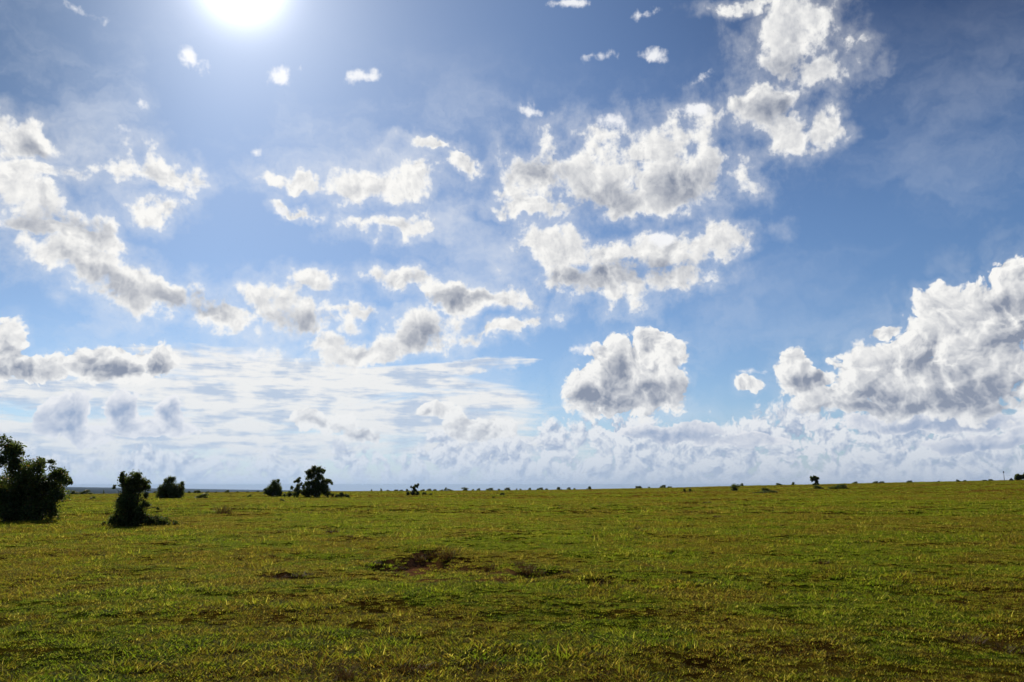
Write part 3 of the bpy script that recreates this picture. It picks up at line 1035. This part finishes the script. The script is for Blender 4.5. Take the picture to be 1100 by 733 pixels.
for px, py, w, h, k, lab in (
        (240, 553, 20, 9, 0, 'spiky dark tussock alone on the grass below the domed and oval bushes'),
        (357, 573, 15, 6, 2, 'small dark weed clump left above the dug hollow'),
        (299, 559.5, 8, 3.5, 2, 'small dark tussock right below the spiky one'),
        (376, 577, 7, 3, 2, 'tiny dark tussock just right of the small weed clump'),
        (481, 600, 22, 10, 1, 'brown overhanging tussock on the top rim of the dug hollow'),
        (466, 601, 18, 8, 0, 'dry brown tussock second along the rim of the dug hollow'),
        (450, 602, 16, 6, 1, 'low dry tussock third along the rim of the dug hollow'),
        (525, 614, 14, 7, 0, 'small reddish brown tussock right of the dug hollow'),
        (558, 608, 14, 7, 1, 'dry tussock behind the broad dark tussock right of the hollow'),
        (565, 617.5, 20, 9, 0, 'broad dark brown tussock right of the hollow'),
        (580, 618.5, 18, 8, 1, 'dark brown tussock touching the broad one on its right'),
        (645, 628, 22, 6, 1, 'low dark tussock strip farthest right of the dug hollow'),
        (612, 616, 16, 6, 2, 'low dark tussock between the broad tussock and the far strip'),
        (427, 612, 14, 4, 2, 'low dark tussock on bare reddish soil in the hollow'),
        (400, 606, 20, 4, 1, 'low brown tussock at the left end of the dug hollow'),
        (325, 618.5, 22, 4, 1, 'flat dark tussock at the right of the narrow trampled strip'),
        (295, 621, 24, 4, 1, 'flat dark tussock along the narrow trampled strip'),
        (684, 570, 9, 5, 0, 'thin upright weed alone right above the dark tussocks'),
        (370, 731, 30, 16, 0, 'dark brown tussock at the bottom edge, left of centre'),
        (440, 722, 36, 15, 1, 'dark brown tussock near the bottom, right of the edge one'),
        (520, 718, 34, 12, 2, 'dark leafy tussock near the bottom edge at centre'),
        (886, 606, 14, 5, 2, 'small dark weed clump on the right hand pasture'),
        (760, 541, 9, 2.5, 2, 'tiny dark tussock on the far pasture right of centre'),
        (770, 556, 10, 3, 2, 'low dark tussock on the pasture below the square scrub clump'),
        (1040, 690, 40, 10, 1, 'broad dark tussock near the bottom right corner'),
        (1085, 700, 36, 10, 2, 'dark leafy tussock cut by the right edge near the corner')):
    tussock(px, py, w * 1.1, h * (1.6 if 590 < py < 630 else 1.35), lab, k)

# ---------------------------------------------------------------- grey hut and mast at the far right
def plain(name, c0, c1, scale=3.0, rough=0.8, metal=0.0):
    m, T, o = material(name)
    pos = T.n.new('ShaderNodeNewGeometry').outputs['Position']
    b = T.n.new('ShaderNodeBsdfPrincipled')
    T.put(b.inputs['Base Color'], T.ramp(T.noise(pos, scale, 4.0, 0.6), [(0.3, c0), (0.7, c1)]))
    b.inputs['Roughness'].default_value = rough
    b.inputs['Metallic'].default_value = metal
    T.l.new(b.outputs[0], o.inputs[0])
    return m


hx, hy, hz_ = hit(1086.5, 516.4)
hut = bpy.data.objects.new('hut', None)
hut.location = (hx, hy, hz_ - 0.1)
hut.rotation_euler = (0, 0, -math.atan2(hx, hy))
COL.objects.link(hut)
tag(hut, 'small grey hut with pitched roof, half hidden behind the right hand rise', 'hut')
m = metres_per_px(hx, hy, hz_)
w, h = 4.2 * m / 2, 3.2 * m
V = [(-w, -1.2, 0), (w, -1.2, 0), (w, 1.2, 0), (-w, 1.2, 0), (-w, -1.2, h * .35), (w, -1.2, h * .35), (w, 1.2, h * .35), (-w, 1.2, h * .35), (0, -1.2, h * .93), (0, 1.2, h * .93)]
mesh_obj('wall', V, [(0, 1, 5, 8, 4), (2, 3, 7, 9, 6), (1, 2, 6, 5), (3, 0, 4, 7), (3, 2, 1, 0)], plain('hut_wall', (0.10, 0.09, 0.09), (0.17, 0.16, 0.15)), hut)
ww = w * 1.2
t = 0.09
V = []
for yy in (-1.45, 1.45):
    V += [(-ww, yy, h * .24), (0, yy, h), (ww, yy, h * .24), (-ww, yy, h * .24 - t), (0, yy, h - t), (ww, yy, h * .24 - t)]
F = [(0, 1, 7, 6), (1, 2, 8, 7), (3, 9, 10, 4), (4, 10, 11, 5), (0, 3, 4, 1), (1, 4, 5, 2), (6, 7, 10, 9), (7, 8, 11, 10), (0, 6, 9, 3), (2, 5, 11, 8)]
mesh_obj('roof', V, F, plain('hut_roof', (0.13, 0.14, 0.17), (0.22, 0.23, 0.26), 1.0, 0.5), hut)

mx_, my_, mz_ = hit(1085.2, 516.4)
mast = bpy.data.objects.new('mast', None)
mast.location = (mx_ - 0.4, my_ + 2.5, mz_ - 0.2)
COL.objects.link(mast)
tag(mast, 'thin tall mast standing behind the grey hut', 'mast')
H = 10.5 * m
mv, mf = tubes([[(0, 0, 0, 0.10), (0, 0, H * 0.6, 0.075), (0, 0, H, 0.05)]], 8)
met = plain('galvanised', (0.10, 0.10, 0.11), (0.18, 0.18, 0.19), 4.0, 0.6, 0.3)
mesh_obj('pole', mv, mf, met, mast, smooth=True)
hv, hf = tubes([[(-0.35, 0, H - 0.25, 0.05), (0.35, 0, H - 0.25, 0.05)], [(0, 0, H - 0.55, 0.14), (0, 0, H + 0.1, 0.14)]], 8)
mesh_obj('mast_head', hv, hf, met, mast)

# ---------------------------------------------------------------- air: far things fade to blue
hb = 29000.0
top, bot = 11.0, float(nv[:, 2].min()) - 1.0
V = [(-hb, -hb, bot), (hb, -hb, bot), (hb, hb, bot), (-hb, hb, bot), (-hb, -hb, top), (hb, -hb, top), (hb, hb, top), (-hb, hb, top)]
hm, T, o = material('air')
pv = T.n.new('ShaderNodeVolumePrincipled')
pv.inputs['Color'].default_value = (0.58, 0.77, 1.0, 1)
pv.inputs['Density'].default_value = 2.1e-5
pv.inputs['Anisotropy'].default_value = 0.0
T.l.new(pv.outputs[0], o.inputs['Volume'])
haze = mesh_obj('haze', V, [(0, 3, 2, 1), (4, 5, 6, 7), (0, 1, 5, 4), (1, 2, 6, 5), (2, 3, 7, 6), (3, 0, 4, 7)], hm)
tag(haze, 'thin blue air over the far lowland', 'haze', kind='stuff')
# ---------------------------------------------------------------- render settings
scene.render.engine = 'CYCLES'
scene.cycles.use_adaptive_sampling = True
scene.cycles.adaptive_threshold = 0.015
scene.cycles.adaptive_min_samples = 12
scene.cycles.use_denoising = True
scene.cycles.denoiser = 'OPENIMAGEDENOISE'
scene.cycles.denoising_input_passes = 'RGB_ALBEDO_NORMAL'
scene.cycles.denoising_prefilter = 'ACCURATE'
scene.cycles.max_bounces = 6
scene.cycles.diffuse_bounces = 2
scene.cycles.glossy_bounces = 2
scene.cycles.transmission_bounces = 4
scene.cycles.transparent_max_bounces = 6
scene.cycles.volume_bounces = 0
scene.cycles.caustics_reflective = False
scene.cycles.caustics_refractive = False
scene.cycles.sample_clamp_indirect = 6.0
